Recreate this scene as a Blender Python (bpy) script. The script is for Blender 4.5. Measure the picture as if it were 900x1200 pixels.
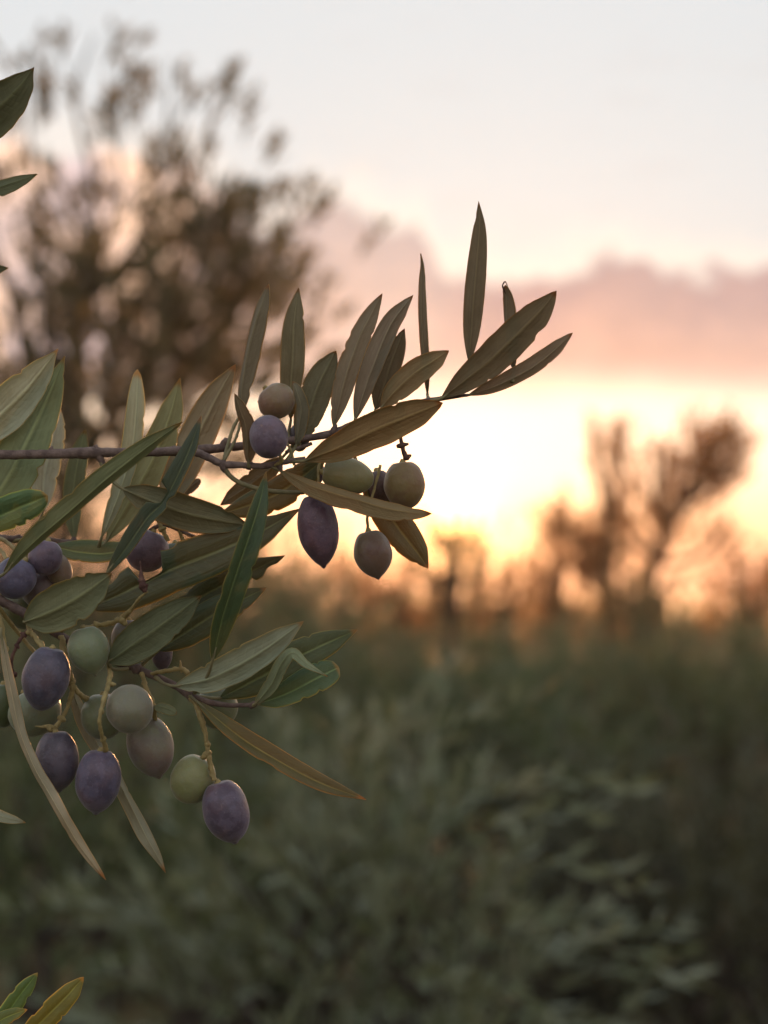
import bpy, math, random
import numpy as np
from mathutils import Vector, Matrix, noise
rnd = random.Random(7)
sc = bpy.context.scene
for o in list(bpy.data.objects): bpy.data.objects.remove(o)
R = math.radians
# ------------------------------------------------------------------ camera
FOC = 0.58
CAMZ = 1.6
PITCH = R(3.6)
cam_d = bpy.data.cameras.new('camera'); cam = bpy.data.objects.new('camera', cam_d)
sc.collection.objects.link(cam); sc.camera = cam
cam.location = (0, 0, CAMZ); cam.rotation_euler = (math.pi/2 + PITCH, 0, 0)
cam_d.sensor_fit = 'HORIZONTAL'; cam_d.sensor_width = 24; cam_d.lens = 50
cam_d.clip_start = 0.02; cam_d.clip_end = 3000
cam_d.dof.use_dof = True; cam_d.dof.focus_distance = FOC; cam_d.dof.aperture_fstop = 5.8
K = 24/50/900
FWD = Vector((0, math.cos(PITCH), math.sin(PITCH))); UP = Vector((0, -math.sin(PITCH), math.cos(PITCH))); RT = Vector((1, 0, 0))
def at(px, py, d):
    return Vector((0, 0, CAMZ)) + FWD*d + RT*((px-450)*K*d) + UP*((600-py)*K*d)
# ------------------------------------------------------------------ sun and sky
sun_dir = at(532, 606, 1.0) - Vector((0, 0, CAMZ)); sun_dir.normalize()
SUN_EL = math.asin(sun_dir.z); SUN_AZ = math.atan2(sun_dir.x, sun_dir.y)
sl = bpy.data.lights.new('sun', 'SUN'); sl.energy = 4.6; sl.angle = R(0.6); sl.color = (1.0, 0.50, 0.20)
so = bpy.data.objects.new('sun', sl); sc.collection.objects.link(so)
so.rotation_euler = (-sun_dir).to_track_quat('-Z', 'Y').to_euler(); so.location = (0, 0, 8)
sc.view_settings.view_transform = 'Standard'; sc.view_settings.look = 'None'
sc.view_settings.exposure = 0.0; sc.view_settings.gamma = 1.0

class G:                                   # small node helper
    def __init__(s, nt): s.nt = nt
    def n(s, t, **kw):
        x = s.nt.nodes.new(t)
        for k, v in kw.items(): setattr(x, k, v)
        return x
    def set(s, sock, v):
        if hasattr(v, 'is_output') or isinstance(v, bpy.types.NodeSocket): s.nt.links.new(v, sock)
        else: sock.default_value = v
    def m(s, op, a, b=0.0, c=0.0, clamp=False):
        x = s.n('ShaderNodeMath', operation=op, use_clamp=clamp)
        s.set(x.inputs[0], a); s.set(x.inputs[1], b); s.set(x.inputs[2], c); return x.outputs[0]
    def sstep(s, v, a, b):
        x = s.n('ShaderNodeMapRange', interpolation_type='SMOOTHSTEP')
        s.set(x.inputs[0], v); s.set(x.inputs[1], a); s.set(x.inputs[2], b); return x.outputs[0]
    def mix(s, f, a, b, mode='MIX'):
        x = s.n('ShaderNodeMix', data_type='RGBA', blend_type=mode)
        s.set(x.inputs[0], f)
        s.set(x.inputs[6], a if not isinstance(a, tuple) else (*a[:3], 1)); s.set(x.inputs[7], b if not isinstance(b, tuple) else (*b[:3], 1))
        return x.outputs[2]
    def ramp(s, v, pts, interp='LINEAR'):
        x = s.n('ShaderNodeValToRGB'); e = x.color_ramp.elements; x.color_ramp.interpolation = interp
        while len(e) < len(pts): e.new(0.5)
        for q, (p, c) in zip(e, pts):
            q.position = p; q.color = (*c, 1)
        s.set(x.inputs[0], v); return x.outputs[0]
    def noise(s, vec, scale, detail=3, rough=.5):
        x = s.n('ShaderNodeTexNoise'); s.set(x.inputs['Vector'], vec)
        x.inputs['Scale'].default_value = scale; x.inputs['Detail'].default_value = detail; x.inputs['Roughness'].default_value = rough
        return x.outputs[0]
    def vm(s, op, a, b=(0, 0, 0), sc_=1.0):
        x = s.n('ShaderNodeVectorMath', operation=op); s.set(x.inputs[0], a); s.set(x.inputs[1], b)
        x.inputs[3].default_value = sc_ if not isinstance(sc_, bpy.types.NodeSocket) else 1
        if isinstance(sc_, bpy.types.NodeSocket): s.nt.links.new(sc_, x.inputs[3])
        return x.outputs['Value'] if op in ('DOT_PRODUCT', 'LENGTH') else x.outputs[0]

w = bpy.data.worlds.new('World'); sc.world = w; w.use_nodes = True
nt = w.node_tree; nt.nodes.clear(); g = G(nt)
dirn = g.vm('NORMALIZE', g.n('ShaderNodeTexCoord').outputs['Generated'])
sep = g.n('ShaderNodeSeparateXYZ'); nt.links.new(dirn, sep.inputs[0])
el = g.m('SUBTRACT', g.m('MULTIPLY', g.m('ARCSINE', sep.outputs[2]), 180/math.pi), .55)
az = g.m('MULTIPLY', g.m('ARCTAN2', sep.outputs[0], sep.outputs[1]), 180/math.pi)
dotp = g.m('MAXIMUM', g.vm('DOT_PRODUCT', dirn, tuple(sun_dir)), 0.0)
dfull = g.vm('DOT_PRODUCT', dirn, tuple(sun_dir))
e01 = g.m('DIVIDE', g.m('MAXIMUM', el, 0.0), 90.0)
front = g.ramp(e01, [(0.0, (1.15, .56, .44)), (.014, (1.35, .62, .40)), (.030, (1.55, .84, .50)), (.048, (1.7, 1.12, .78)), (.072, (1.35, 1.08, .84)), (.09, (.90, .80, .72)), (.11, (.725, .725, .72)), (.16, (.73, .755, .77)), (.24, (.735, .77, .795)), (.5, (.62, .67, .75)), (1.0, (.46, .56, .74))])
back = g.ramp(e01, [(0.0, (.80, .62, .57)), (.10, (.98, .85, .80)), (.3, (.88, .88, .90)), (1.0, (.60, .67, .76))])
fb = g.sstep(dfull, -.5, .75)
base = g.mix(fb, back, front)
sky = g.n('ShaderNodeTexSky', sky_type='NISHITA', sun_disc=False)
sky.sun_elevation = SUN_EL; sky.sun_rotation = SUN_AZ; sky.dust_density = 3.0; sky.air_density = 1.0
nish = g.vm('SCALE', sky.outputs[0], sc_=0.010)
base = g.vm('ADD', base, nish)
# cloud bank: top profile over azimuth, soft base, lit rim
fc = g.n('ShaderNodeFloatCurve'); cv = fc.mapping.curves[0]
pts = [(-40, 9), (-22, 12.5), (-14, 15.5), (-7, 15.2), (-4.2, 13.2), (-2.6, 14.0), (-1.2, 14.2), (0.0, 13.6), (1.3, 13.2), (1.9, 11.7), (2.6, 11.4), (5, 11.2), (7, 11.75), (9, 11.85), (11.5, 11.2), (15, 11.4), (24, 10.2), (40, 10.8)]
cv.points[0].location = ((pts[0][0]+40)/80, pts[0][1]/30); cv.points[1].location = (1, pts[-1][1]/30)
for a_, e_ in pts[1:-1]: cv.points.new((a_+40)/80, e_/30)
fc.mapping.update()
nt.links.new(g.m('DIVIDE', g.m('ADD', az, 40.0), 80.0), fc.inputs[1])
n1 = g.m('SUBTRACT', g.noise(dirn, 26, 5, .6), .5)
n2 = g.m('SUBTRACT', g.noise(dirn, 9, 3, .5), .5)
top = g.m('ADD', g.m('MULTIPLY', fc.outputs[0], 30.0), g.m('MULTIPLY', n1, 3.4))
bot = g.m('ADD', g.m('MULTIPLY', n2, 2.0), 7.5)
above = g.m('SUBTRACT', top, el)
m_top = g.sstep(above, -.12, .45)
m_bot = g.sstep(g.m('SUBTRACT', el, bot), -1.1, .9)
cmask = g.m('MULTIPLY', g.m('MULTIPLY', m_top, m_bot), g.sstep(dfull, .55, .85))
cdens = g.m('MULTIPLY', cmask, g.m('ADD', .93, g.m('MULTIPLY', n2, .25)))
ccol = g.mix(g.sstep(above, 0.2, 3.2), (.58, .38, .36), (.82, .49, .39))
ccol = g.mix(g.sstep(az, 5.0, 0.0), ccol, g.mix(g.sstep(above, 0.2, 4.5), (.66, .50, .46), (.84, .57, .47)))
ccol = g.mix(g.sstep(az, -4.5, -8.0), ccol, g.mix(g.sstep(g.noise(dirn, 15, 3, .5), .42, .60), (.90, .68, .66), (1.45, .92, .62)))
strk = g.vm('MULTIPLY', dirn, (1, 1, 5.5))
n5 = g.m('SUBTRACT', g.noise(strk, 16, 5, .6), .5)
ccol = g.vm('SCALE', ccol, sc_=g.m('ADD', .98, g.m('ADD', g.m('MULTIPLY', n5, .34), g.m('MULTIPLY', n1, .22))))
rim = g.m('MULTIPLY', g.sstep(above, -1.7, 0.1), g.m('SUBTRACT', 1.0, m_top))
base = g.vm('ADD', base, g.vm('SCALE', (.16, .085, .02), sc_=g.m('MULTIPLY', rim, g.sstep(dfull, .55, .85))))
wisp = g.m('MULTIPLY', g.sstep(n5, .02, .22), g.m('MULTIPLY', g.sstep(el, 4.5, 7.0), .22))
base = g.mix(wisp, base, g.vm('MULTIPLY', base, (.93, .84, .80)))
skyc = g.mix(cdens, base, ccol)
# aureole round the low sun
def powglow(p, col, k=1.0):
    return g.vm('SCALE', col, sc_=g.m('MULTIPLY', g.m('POWER', dotp, p), k))
glow = g.vm('ADD', g.vm('ADD', powglow(70, (.06, .03, .012)), powglow(300, (.75, .34, .11))), powglow(3500, (6.0, 2.5, .6)))
glow = g.vm('SCALE', glow, sc_=g.m('SUBTRACT', 1.0, g.m('MULTIPLY', cdens, .72)))
skyc = g.vm('ADD', skyc, glow)
grd = g.sstep(el, -.6, 0.0)
skyc = g.mix(grd, (.10, .09, .07), skyc)
bg = g.n('ShaderNodeBackground'); nt.links.new(skyc, bg.inputs[0]); bg.inputs[1].default_value = 1.0
ow = g.n('ShaderNodeOutputWorld'); nt.links.new(bg.outputs[0], ow.inputs[0])

# ------------------------------------------------------------------ helpers
ORG = {}
def tag(o, label=None, cat=None, group=None, kind=None):
    for k, v in (('label', label), ('category', cat), ('group', group), ('kind', kind)):
        if v: o[k] = v
    return o
def empty(name, loc, label, cat, group=None):
    o = bpy.data.objects.new(name, None); o.empty_display_size = .02
    sc.collection.objects.link(o); o.location = loc; ORG[o.name] = Vector(loc)
    return tag(o, label, cat, group)
def link_mesh(name, verts, faces, mats, parent=None, origin=None, smooth=True, fmat=None, uvs=None):
    verts = np.asarray(verts, dtype=np.float64).reshape(-1, 3)
    if origin is None: origin = verts.mean(0) if parent is not None else (0, 0, 0)
    origin = Vector(origin)
    me = bpy.data.meshes.new(name)
    me.from_pydata((verts - np.array(origin)).tolist(), [], faces)
    for m_ in (mats if isinstance(mats, (list, tuple)) else [mats]): me.materials.append(m_)
    if fmat is not None: me.polygons.foreach_set('material_index', fmat)
    if smooth: me.polygons.foreach_set('use_smooth', [True]*len(me.polygons))
    if uvs is not None:
        ul = me.uv_layers.new(name='UVMap'); vi = np.empty(len(me.loops), dtype=np.int32)
        me.loops.foreach_get('vertex_index', vi); ul.data.foreach_set('uv', np.asarray(uvs)[vi].ravel())
    me.update()
    o = bpy.data.objects.new(name, me); sc.collection.objects.link(o)
    if parent is not None:
        o.parent = parent; o.location = origin - ORG[parent.name]
    else: o.location = origin
    ORG[o.name] = origin
    return o
def crom(P, n):
    """Catmull-Rom through P (list of numpy rows, any width), n samples"""
    P = [np.array(p, dtype=float) for p in P]
    if len(P) == 2: P = [P[0], (P[0]+P[1])/2, P[1]]
    d = [0.0]
    for a, b in zip(P[:-1], P[1:]): d.append(d[-1] + max(1e-9, np.linalg.norm((b-a)[:3])))
    Q = [2*P[0]-P[1]] + P + [2*P[-1]-P[-2]]
    out = []
    for s in np.linspace(0, d[-1], n):
        i = min(len(P)-2, max(0, int(np.searchsorted(d, s, side='right'))-1))
        t = (s-d[i])/(d[i+1]-d[i]); p0, p1, p2, p3 = Q[i], Q[i+1], Q[i+2], Q[i+3]
        out.append(.5*(2*p1+(p2-p0)*t+(2*p0-5*p1+4*p2-p3)*t*t+(3*p1-p0-3*p2+p3)*t**3))
    return np.array(out)
def tube_geo(P, rad, n=8, seg=None, rough=0.0, caps=True, seed=0):
    """P points; rad per point; returns verts, faces"""
    C = crom([(*p, r) for p, r in zip(P, rad)], seg or (len(P)*5))
    pts, rr = C[:, :3], np.abs(C[:, 3])
    T = np.gradient(pts, axis=0); T /= np.linalg.norm(T, axis=1)[:, None]+1e-12
    ref = np.array([.3, .1, .9]); V = []; F = []
    for i in range(len(pts)):
        a = np.cross(T[i], ref); a /= np.linalg.norm(a)+1e-9; b = np.cross(T[i], a)
        for k in range(n):
            th = 2*math.pi*k/n
            q = 1+rough*noise.noise(Vector((i*.55+seed, math.cos(th)*.8, math.sin(th)*.8)))*2
            V.append(pts[i]+rr[i]*q*(a*math.cos(th)+b*math.sin(th)))
    for i in range(len(pts)-1):
        for k in range(n):
            F.append((i*n+k, i*n+(k+1) % n, (i+1)*n+(k+1) % n, (i+1)*n+k))
    if caps:
        F.append(tuple(range(n))[::-1]); F.append(tuple((len(pts)-1)*n+k for k in range(n)))
    return V, F
def join(parts):
    V = []; F = []
    for v, f in parts:
        o = len(V); V += list(v); F += [tuple(i+o for i in q) for q in f]
    return V, F

# ------------------------------------------------------------------ materials
def newmat(name):
    m = bpy.data.materials.new(name); m.use_nodes = True; m.node_tree.nodes.clear(); return m, G(m.node_tree)
def out(g_, sh, disp=None):
    o = g_.n('ShaderNodeOutputMaterial'); g_.nt.links.new(sh, o.inputs[0])
def bump(g_, h, strength, dist):
    b = g_.n('ShaderNodeBump'); b.inputs['Strength'].default_value = strength; b.inputs['Distance'].default_value = dist
    g_.nt.links.new(h, b.inputs['Height']); return b.outputs[0]
def bsdf(g_, col, rough=.5, spec=.5, normal=None, **kw):
    b = g_.n('ShaderNodeBsdfPrincipled'); g_.set(b.inputs['Base Color'], (*col, 1) if isinstance(col, tuple) else col)
    g_.set(b.inputs['Roughness'], rough); b.inputs['Specular IOR Level'].default_value = spec
    if normal is not None: g_.nt.links.new(normal, b.inputs['Normal'])
    for k, v in kw.items(): g_.set(b.inputs[k.replace('_', ' ')], v)
    return b.outputs[0]
def mixsh(g_, f, a, b):
    x = g_.n('ShaderNodeMixShader'); g_.set(x.inputs[0], f); g_.nt.links.new(a, x.inputs[1]); g_.nt.links.new(b, x.inputs[2]); return x.outputs[0]

def leaf_mat(name, c0, c1, rib, trans, tcol, rough, spec, speck, veinamt):
    m, g_ = newmat(name)
    tc = g_.n('ShaderNodeTexCoord'); obc = tc.outputs['Object']
    oi = g_.n('ShaderNodeObjectInfo')
    uv = g_.n('ShaderNodeSeparateXYZ'); g_.nt.links.new(tc.outputs['UV'], uv.inputs[0])
    U, T = uv.outputs[0], uv.outputs[1]           # U across -1..1 stored 0..1, T along
    ua = g_.m('ABSOLUTE', g_.m('SUBTRACT', g_.m('MULTIPLY', U, 2.0), 1.0))
    n = g_.noise(obc, 90, 4, .6); n2 = g_.noise(obc, 1500, 3, .7)
    col = g_.mix(g_.sstep(n, .3, .7), c0, c1)
    # faint side veins running forward from the rib
    wv = g_.m('SINE', g_.m('MULTIPLY', g_.m('SUBTRACT', g_.m('ADD', T, g_.m('MULTIPLY', n, .05)), g_.m('MULTIPLY', ua, .10)), 95.0))
    vein = g_.m('MULTIPLY', g_.sstep(wv, .55, 1.0), g_.sstep(ua, 1.0, .2))
    col = g_.mix(g_.m('MULTIPLY', vein, veinamt), col, rib)
    ribm = g_.m('MULTIPLY', g_.sstep(ua, .10, .035), .9)
    groove = g_.m('MULTIPLY', g_.m('MULTIPLY', g_.sstep(ua, .10, .13), g_.sstep(ua, .24, .14)), .30)
    col = g_.mix(groove, col, (c0[0]*.5, c0[1]*.5, c0[2]*.5))
    st = g_.n('ShaderNodeCombineXYZ'); g_.nt.links.new(g_.m('MULTIPLY', U, 9.0), st.inputs[0]); g_.nt.links.new(g_.m('MULTIPLY', T, 3.5), st.inputs[1]); g_.nt.links.new(g_.m('MULTIPLY', oi.outputs['Random'], 50.0), st.inputs[2])
    wr = g_.noise(st.outputs[0], 1.6, 4, .6)
    col = g_.mix(g_.m('MULTIPLY', g_.sstep(wr, .45, .7), .35), col, (c1[0]*1.35, c1[1]*1.32, c1[2]*1.3))
    col = g_.mix(ribm, col, rib)
    edge = g_.m('MULTIPLY', g_.sstep(ua, .90, 1.0), .55)
    col = g_.mix(edge, col, (rib[0]*1.05, rib[1]*.9, rib[2]*.7))
    # specks and scars
    sp = g_.sstep(g_.noise(obc, 420, 2, .5), .70, .80)
    col = g_.mix(g_.m('MULTIPLY', sp, speck), col, (.07, .05, .03))
    br = g_.sstep(g_.noise(obc, 55, 5, .75), .66, .76)
    col = g_.mix(g_.m('MULTIPLY', br, speck*.6), col, (.16, .11, .05))
    tip = g_.m('MULTIPLY', g_.sstep(g_.m('ADD', T, g_.m('MULTIPLY', n, .03)), .955, .995), .85)
    col = g_.mix(tip, col, (.34, .15, .05))
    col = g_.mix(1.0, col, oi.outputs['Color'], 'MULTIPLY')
    var = g_.m('ADD', .88, g_.m('MULTIPLY', oi.outputs['Random'], .24))
    col = g_.vm('SCALE', col, sc_=var)
    hgt = g_.m('ADD', g_.m('ADD', g_.m('MULTIPLY', n2, .35), g_.m('MULTIPLY', wr, 2.6)), g_.m('MULTIPLY', vein, -.35))
    nb = bump(g_, hgt, .75, .00035)
    p = bsdf(g_, col, g_.m('ADD', rough, g_.m('MULTIPLY', n, .15)), spec, nb)
    t = g_.n('ShaderNodeBsdfTranslucent'); tc_ = g_.mix(1.0, g_.mix(g_.m('MULTIPLY', ribm, .6), tcol, (tcol[0]*.6, tcol[1]*.5, tcol[2]*.4)), oi.outputs['Color'], 'MULTIPLY')
    g_.nt.links.new(tc_, t.inputs[0])
    out(g_, mixsh(g_, g_.m('ADD', trans, g_.m('MULTIPLY', g_.sstep(ua, .91, .99), .42)), p, t.outputs[0])); return m
M_TOP = leaf_mat('leaf_upper_face', (.040, .068, .036), (.062, .092, .050), (.19, .22, .10), .15, (.62, .56, .20), .36, .45, .35, .10)
M_UND = leaf_mat('leaf_under_face', (.235, .240, .180), (.310, .312, .240), (.42, .41, .28), .20, (.80, .52, .26), .62, .22, .40, .12)
def simple(name, c0, c1, scale, rough, spec=.3, bmp=.4, bd=.0004, sss=0, stretch=None, sheen=0, useobj=False, trans=0):
    m, g_ = newmat(name); tc = g_.n('ShaderNodeTexCoord').outputs['Object']
    n = g_.noise(tc, scale, 5, .6); n3 = g_.noise(tc, scale*5, 3, .6)
    col = g_.mix(g_.sstep(n, .32, .68), c0, c1)
    if useobj: col = g_.mix(1.0, col, g_.n('ShaderNodeObjectInfo').outputs['Color'], 'MULTIPLY')
    kw = {}
    if sss: kw = dict(Subsurface_Weight=sss, Subsurface_Scale=.002)
    p = bsdf(g_, col, rough, spec, bump(g_, g_.m('ADD', n, g_.m('MULTIPLY', n3, .5)), bmp, bd), **kw)
    if trans:
        t = g_.n('ShaderNodeBsdfTranslucent'); g_.set(t.inputs[0], (c1[0]*1.3, c1[1]*1.1, c1[2]*.8, 1)); p = mixsh(g_, trans, p, t.outputs[0])
    out(g_, p); return m
M_MARG = simple('leaf_margin', (.46, .40, .22), (.60, .50, .28), 200, .4, .6, .2, .0001, trans=.8)
M_PET = simple('leaf_stalk', (.17, .16, .085), (.26, .23, .12), 300, .55, .3, .4, .0002, trans=.15)
M_BARK = simple('twig_bark', (.095, .066, .058), (.185, .135, .115), 260, .75, .25, .9, .0006)
M_STEM = simple('fruit_stem', (.25, .20, .085), (.40, .325, .14), 330, .55, .3, .8, .0004, trans=.18)
M_DRY = simple('withered_stalk', (.07, .035, .03), (.15, .085, .065), 400, .8, .2, .9, .0004)
M_BTRUNK = simple('old_bark', (.035, .028, .022), (.085, .070, .056), 9, .9, .15, 1.0, .03)
def olive_mat(name, ca, cb, cc, bloom, patch):
    m, g_ = newmat(name); tc = g_.n('ShaderNodeTexCoord').outputs['Object']
    oi = g_.n('ShaderNodeObjectInfo')
    off = g_.vm('ADD', tc, g_.vm('SCALE', (1, 1, 1), sc_=g_.m('MULTIPLY', oi.outputs['Random'], 4.0)))
    n = g_.noise(off, 110, 4, .6); n2 = g_.noise(off, 1400, 2, .6); n3 = g_.noise(off, 60, 2, .5); n4 = g_.noise(off, 330, 4, .7)
    col = g_.mix(g_.sstep(n3, .30, .70), ca, cb)
    col = g_.mix(g_.m('MULTIPLY', g_.sstep(n, .48, .72), patch), col, cc)
    dots = g_.sstep(g_.noise(off, 1000, 1, .4), .64, .72)
    col = g_.mix(g_.m('MULTIPLY', dots, .07), col, (.42, .40, .32))
    # powdery bloom, thinner where rubbed
    bl = g_.m('MULTIPLY', g_.m('ADD', .35, g_.m('MULTIPLY', g_.sstep(g_.noise(off, 170, 6, .65), .44, .56), .65)), bloom)
    scar = g_.sstep(g_.noise(off, 240, 3, .8), .715, .74)
    col = g_.mix(g_.m('MULTIPLY', scar, .55), col, (.16, .11, .07))
    col = g_.mix(bl, col, (.23, .23, .28))
    col = g_.mix(1.0, col, oi.outputs['Color'], 'MULTIPLY')
    nb = bump(g_, g_.m('ADD', g_.m('ADD', g_.m('MULTIPLY', n2, .2), n4), g_.m('MULTIPLY', n, 2.2)), .55, .0005)
    rg = g_.m('ADD', .33, g_.m('MULTIPLY', bl, .9))
    p = bsdf(g_, col, rg, .4, nb, Subsurface_Weight=.25, Subsurface_Scale=.0025, Sheen_Weight=.22, Sheen_Roughness=.4)
    out(g_, p); return m
M_PUR = olive_mat('olive_purple_skin', (.034, .030, .042), (.052, .040, .052), (.095, .060, .055), .20, .6)
M_GRN = olive_mat('olive_green_skin', (.185, .190, .115), (.235, .232, .14), (.25, .205, .125), .20, .5)
M_BLU = olive_mat('olive_turning_skin', (.17, .17, .09), (.17, .115, .095), (.11, .055, .065), .22, .7)
def foliage_mat(name, a, b, c, tr=.35, tc=(.32, .30, .10), rough=.6):
    m, g_ = newmat(name); geo = g_.n('ShaderNodeNewGeometry'); r = geo.outputs['Random Per Island']
    col = g_.ramp(r, [(0, a), (.5, b), (1, c)])
    under = g_.mix(.45, col, (.20, .22, .17))
    col = g_.mix(geo.outputs['Backfacing'], col, under)
    p = bsdf(g_, col, rough, .22); t = g_.n('ShaderNodeBsdfTranslucent'); t.inputs[0].default_value = (*tc, 1)
    out(g_, mixsh(g_, tr, p, t.outputs[0])); return m
M_FOL = foliage_mat('olive_foliage', (.066, .090, .036), (.086, .110, .047), (.108, .134, .062), .18, (.24, .28, .10))
M_FOLG = foliage_mat('silvery_olive_foliage', (.105, .128, .070), (.140, .168, .100), (.20, .232, .160), .12)
M_FOLD = foliage_mat('shade_toned_foliage', (.024, .026, .016), (.032, .035, .021), (.044, .047, .029), .12)  # darker foliage copy with shade put into the colour; grass shares it
M_FOLT = foliage_mat('tall_tree_foliage', (.040, .044, .026), (.055, .060, .034), (.080, .082, .048), .25, (.42, .30, .12))
M_FOLR = foliage_mat('sun_tinted_far_foliage', (.060, .048, .026), (.080, .062, .034), (.10, .078, .042), .55, (.70, .30, .09))  # orange sunlight put into the leaf and translucent colours
M_FOLB = foliage_mat('brown_green_foliage', (.062, .060, .034), (.078, .074, .042), (.095, .088, .052), .42, (.50, .34, .12))

# ------------------------------------------------------------------ leaf
def make_leaf(parent, pts, hw, side='U', roll=0, fold=8, twist=0, a=.62, b=.72, petiole=None, tint=(1, 1, 1), notch=(), wav=.04,
              label=None, curl=0.0, thick=.00030, rib=True, seed=None, asym=0.0):
    """pts: (x, y, dz_mm) from base to tip; hw: visible half width in photo pixels"""
    seed = seed if seed is not None else rnd.random()*50
    P3 = [at(x, y, FOC+dz/1000) for x, y, dz in pts]
    NR = 40; US = [-1, -.95, -.82, -.6, -.36, -.17, -.07, 0, .07, .17, .36, .6, .82, .95, 1]
    C = crom([np.array(p) for p in P3], NR)
    T = np.gradient(C, axis=0); T /= np.linalg.norm(T, axis=1)[:, None]
    camp = np.array((0, 0, CAMZ)); d0 = FOC+pts[0][2]/1000
    fs = -1 if side == 'U' else 1
    b = b+.14; fold = fold*fs
    ra, rb_ = R(roll-fold), R(roll+fold)
    W = 2*hw*K*d0/max(.5, (abs(math.cos(ra))+abs(math.cos(rb_))))
    tm = a/(a+b); fmax = tm**a*(1-tm)**b
    top = []; bot = []; uvt = []
    for i in range(NR):
        t = i/(NR-1); te = min(max(t, 1e-4), 1-1e-4)
        f = (te**a*(1-te)**b)/fmax
        f *= 1-.38*max(0, (t-.84)/.16)*(1 if b > .5 else .3)
        f *= 1-.25*max(0, (.16-t)/.16)
        f = max(f, .03*(1-t)+.012)
        view = camp-C[i]; view /= np.linalg.norm(view)
        S = np.cross(T[i], view); S /= np.linalg.norm(S); N = np.cross(S, T[i])
        rr = R(roll+twist*(t-.5)); fo = R(fold)*(.35+.65*math.sin(math.pi*min(1, t*1.05+.02)))
        # keep the folded blade centred on its traced axis
        shift = -W*f*(math.cos(rr+fo)-math.cos(rr-fo))*.5*.8
        S2 = S*math.cos(rr)+N*math.sin(rr); N2 = -S*math.sin(rr)+N*math.cos(rr)
        for u in US:
            sgn = 1 if u >= 0 else -1
            wl = 1+(asym*sgn)
            ww = W*f*wl*(1+wav*noise.noise(Vector((t*9, sgn*3.1, seed)))+.015*noise.noise(Vector((t*45, sgn*5.1, seed))))
            for (s_, t0, t1, keep) in notch:
                if s_ == sgn and t0 < t < t1:
                    q = min((t-t0), (t1-t))/(t1-t0)*2
                    ww *= keep+(1-keep)*max(0, 1-q*9)*.6+.05*abs(noise.noise(Vector((t*60, seed, 2))))
            au = abs(u)
            chip = noise.noise(Vector((t*13, sgn*7.7, seed*1.7)))
            if chip > .42 and .12 < t < .9: ww *= 1-min(.16, (chip-.42)*1.6)
            off = S2*(u*ww*math.cos(fo)) + N2*(au*ww*math.sin(fo))
            # blade relief: groove / rib, domed halves, rolled margins, lengthwise buckle
            h = W*(.10*fs*math.sin(math.pi*au)*f*(1 if abs(fold) < 20 else .25) - .28*fs*f*max(0, au-.78)*1.5)
            h += W*.05*noise.noise(Vector((t*6, u*1.3, seed+9)))*f + curl*W*au*au
            p = C[i]+off+N2*h+S*shift
            ribh = (.00032 if rib else .0001)*math.exp(-(u/.08)**2)*(1-.6*t)
            th = thick*.5
            top.append(p+N2*(th - (ribh*.5 if side == 'T' else -ribh)))
            bot.append(p-N2*(th + (ribh if side == 'T' else -ribh*.5)))
            uvt.append(((u+1)/2, t))
    n = len(US); V = top+bot; F = []; fm = []; O = len(top)
    fi, bi = (0, 1) if side == 'T' else (1, 0)
    for i in range(NR-1):
        for k in range(n-1):
            q = (i*n+k, i*n+k+1, (i+1)*n+k+1, (i+1)*n+k)
            F.append(q); fm.append(fi); F.append(tuple(x+O for x in q[::-1])); fm.append(bi)
        for k in (0, n-1):
            q = (i*n+k, (i+1)*n+k, (i+1)*n+k+O, i*n+k+O)
            F.append(q if k == 0 else q[::-1]); fm.append(2)
    for i in (0, NR-1):
        for k in range(n-1):
            q = (i*n+k, i*n+k+O, i*n+k+1+O, i*n+k+1); F.append(q if i == 0 else q[::-1]); fm.append(2)
    o = link_mesh('leaf', V, F, [M_TOP, M_UND, M_MARG], parent, P3[0], True, fm, uvt+uvt)
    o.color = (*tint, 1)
    if label: o['label'] = label
    # stalk
    b0 = C[0]; b1 = C[3]
    pp = [np.array(at(x, y, FOC+dz/1000)) for x, y, dz in (petiole or [])] or [C[0]-T[0]*.003]
    r0 = .00062
    v, f_ = tube_geo(pp+[b0, b1], [r0*1.35]+[r0]*(len(pp)-1)+[r0*.85, r0*.35], 8, 16, .12, seed=seed)
    s = link_mesh('leaf_stalk', v, f_, M_PET, o, pp[0]); s.color = (*tint, 1)
    return o

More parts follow.
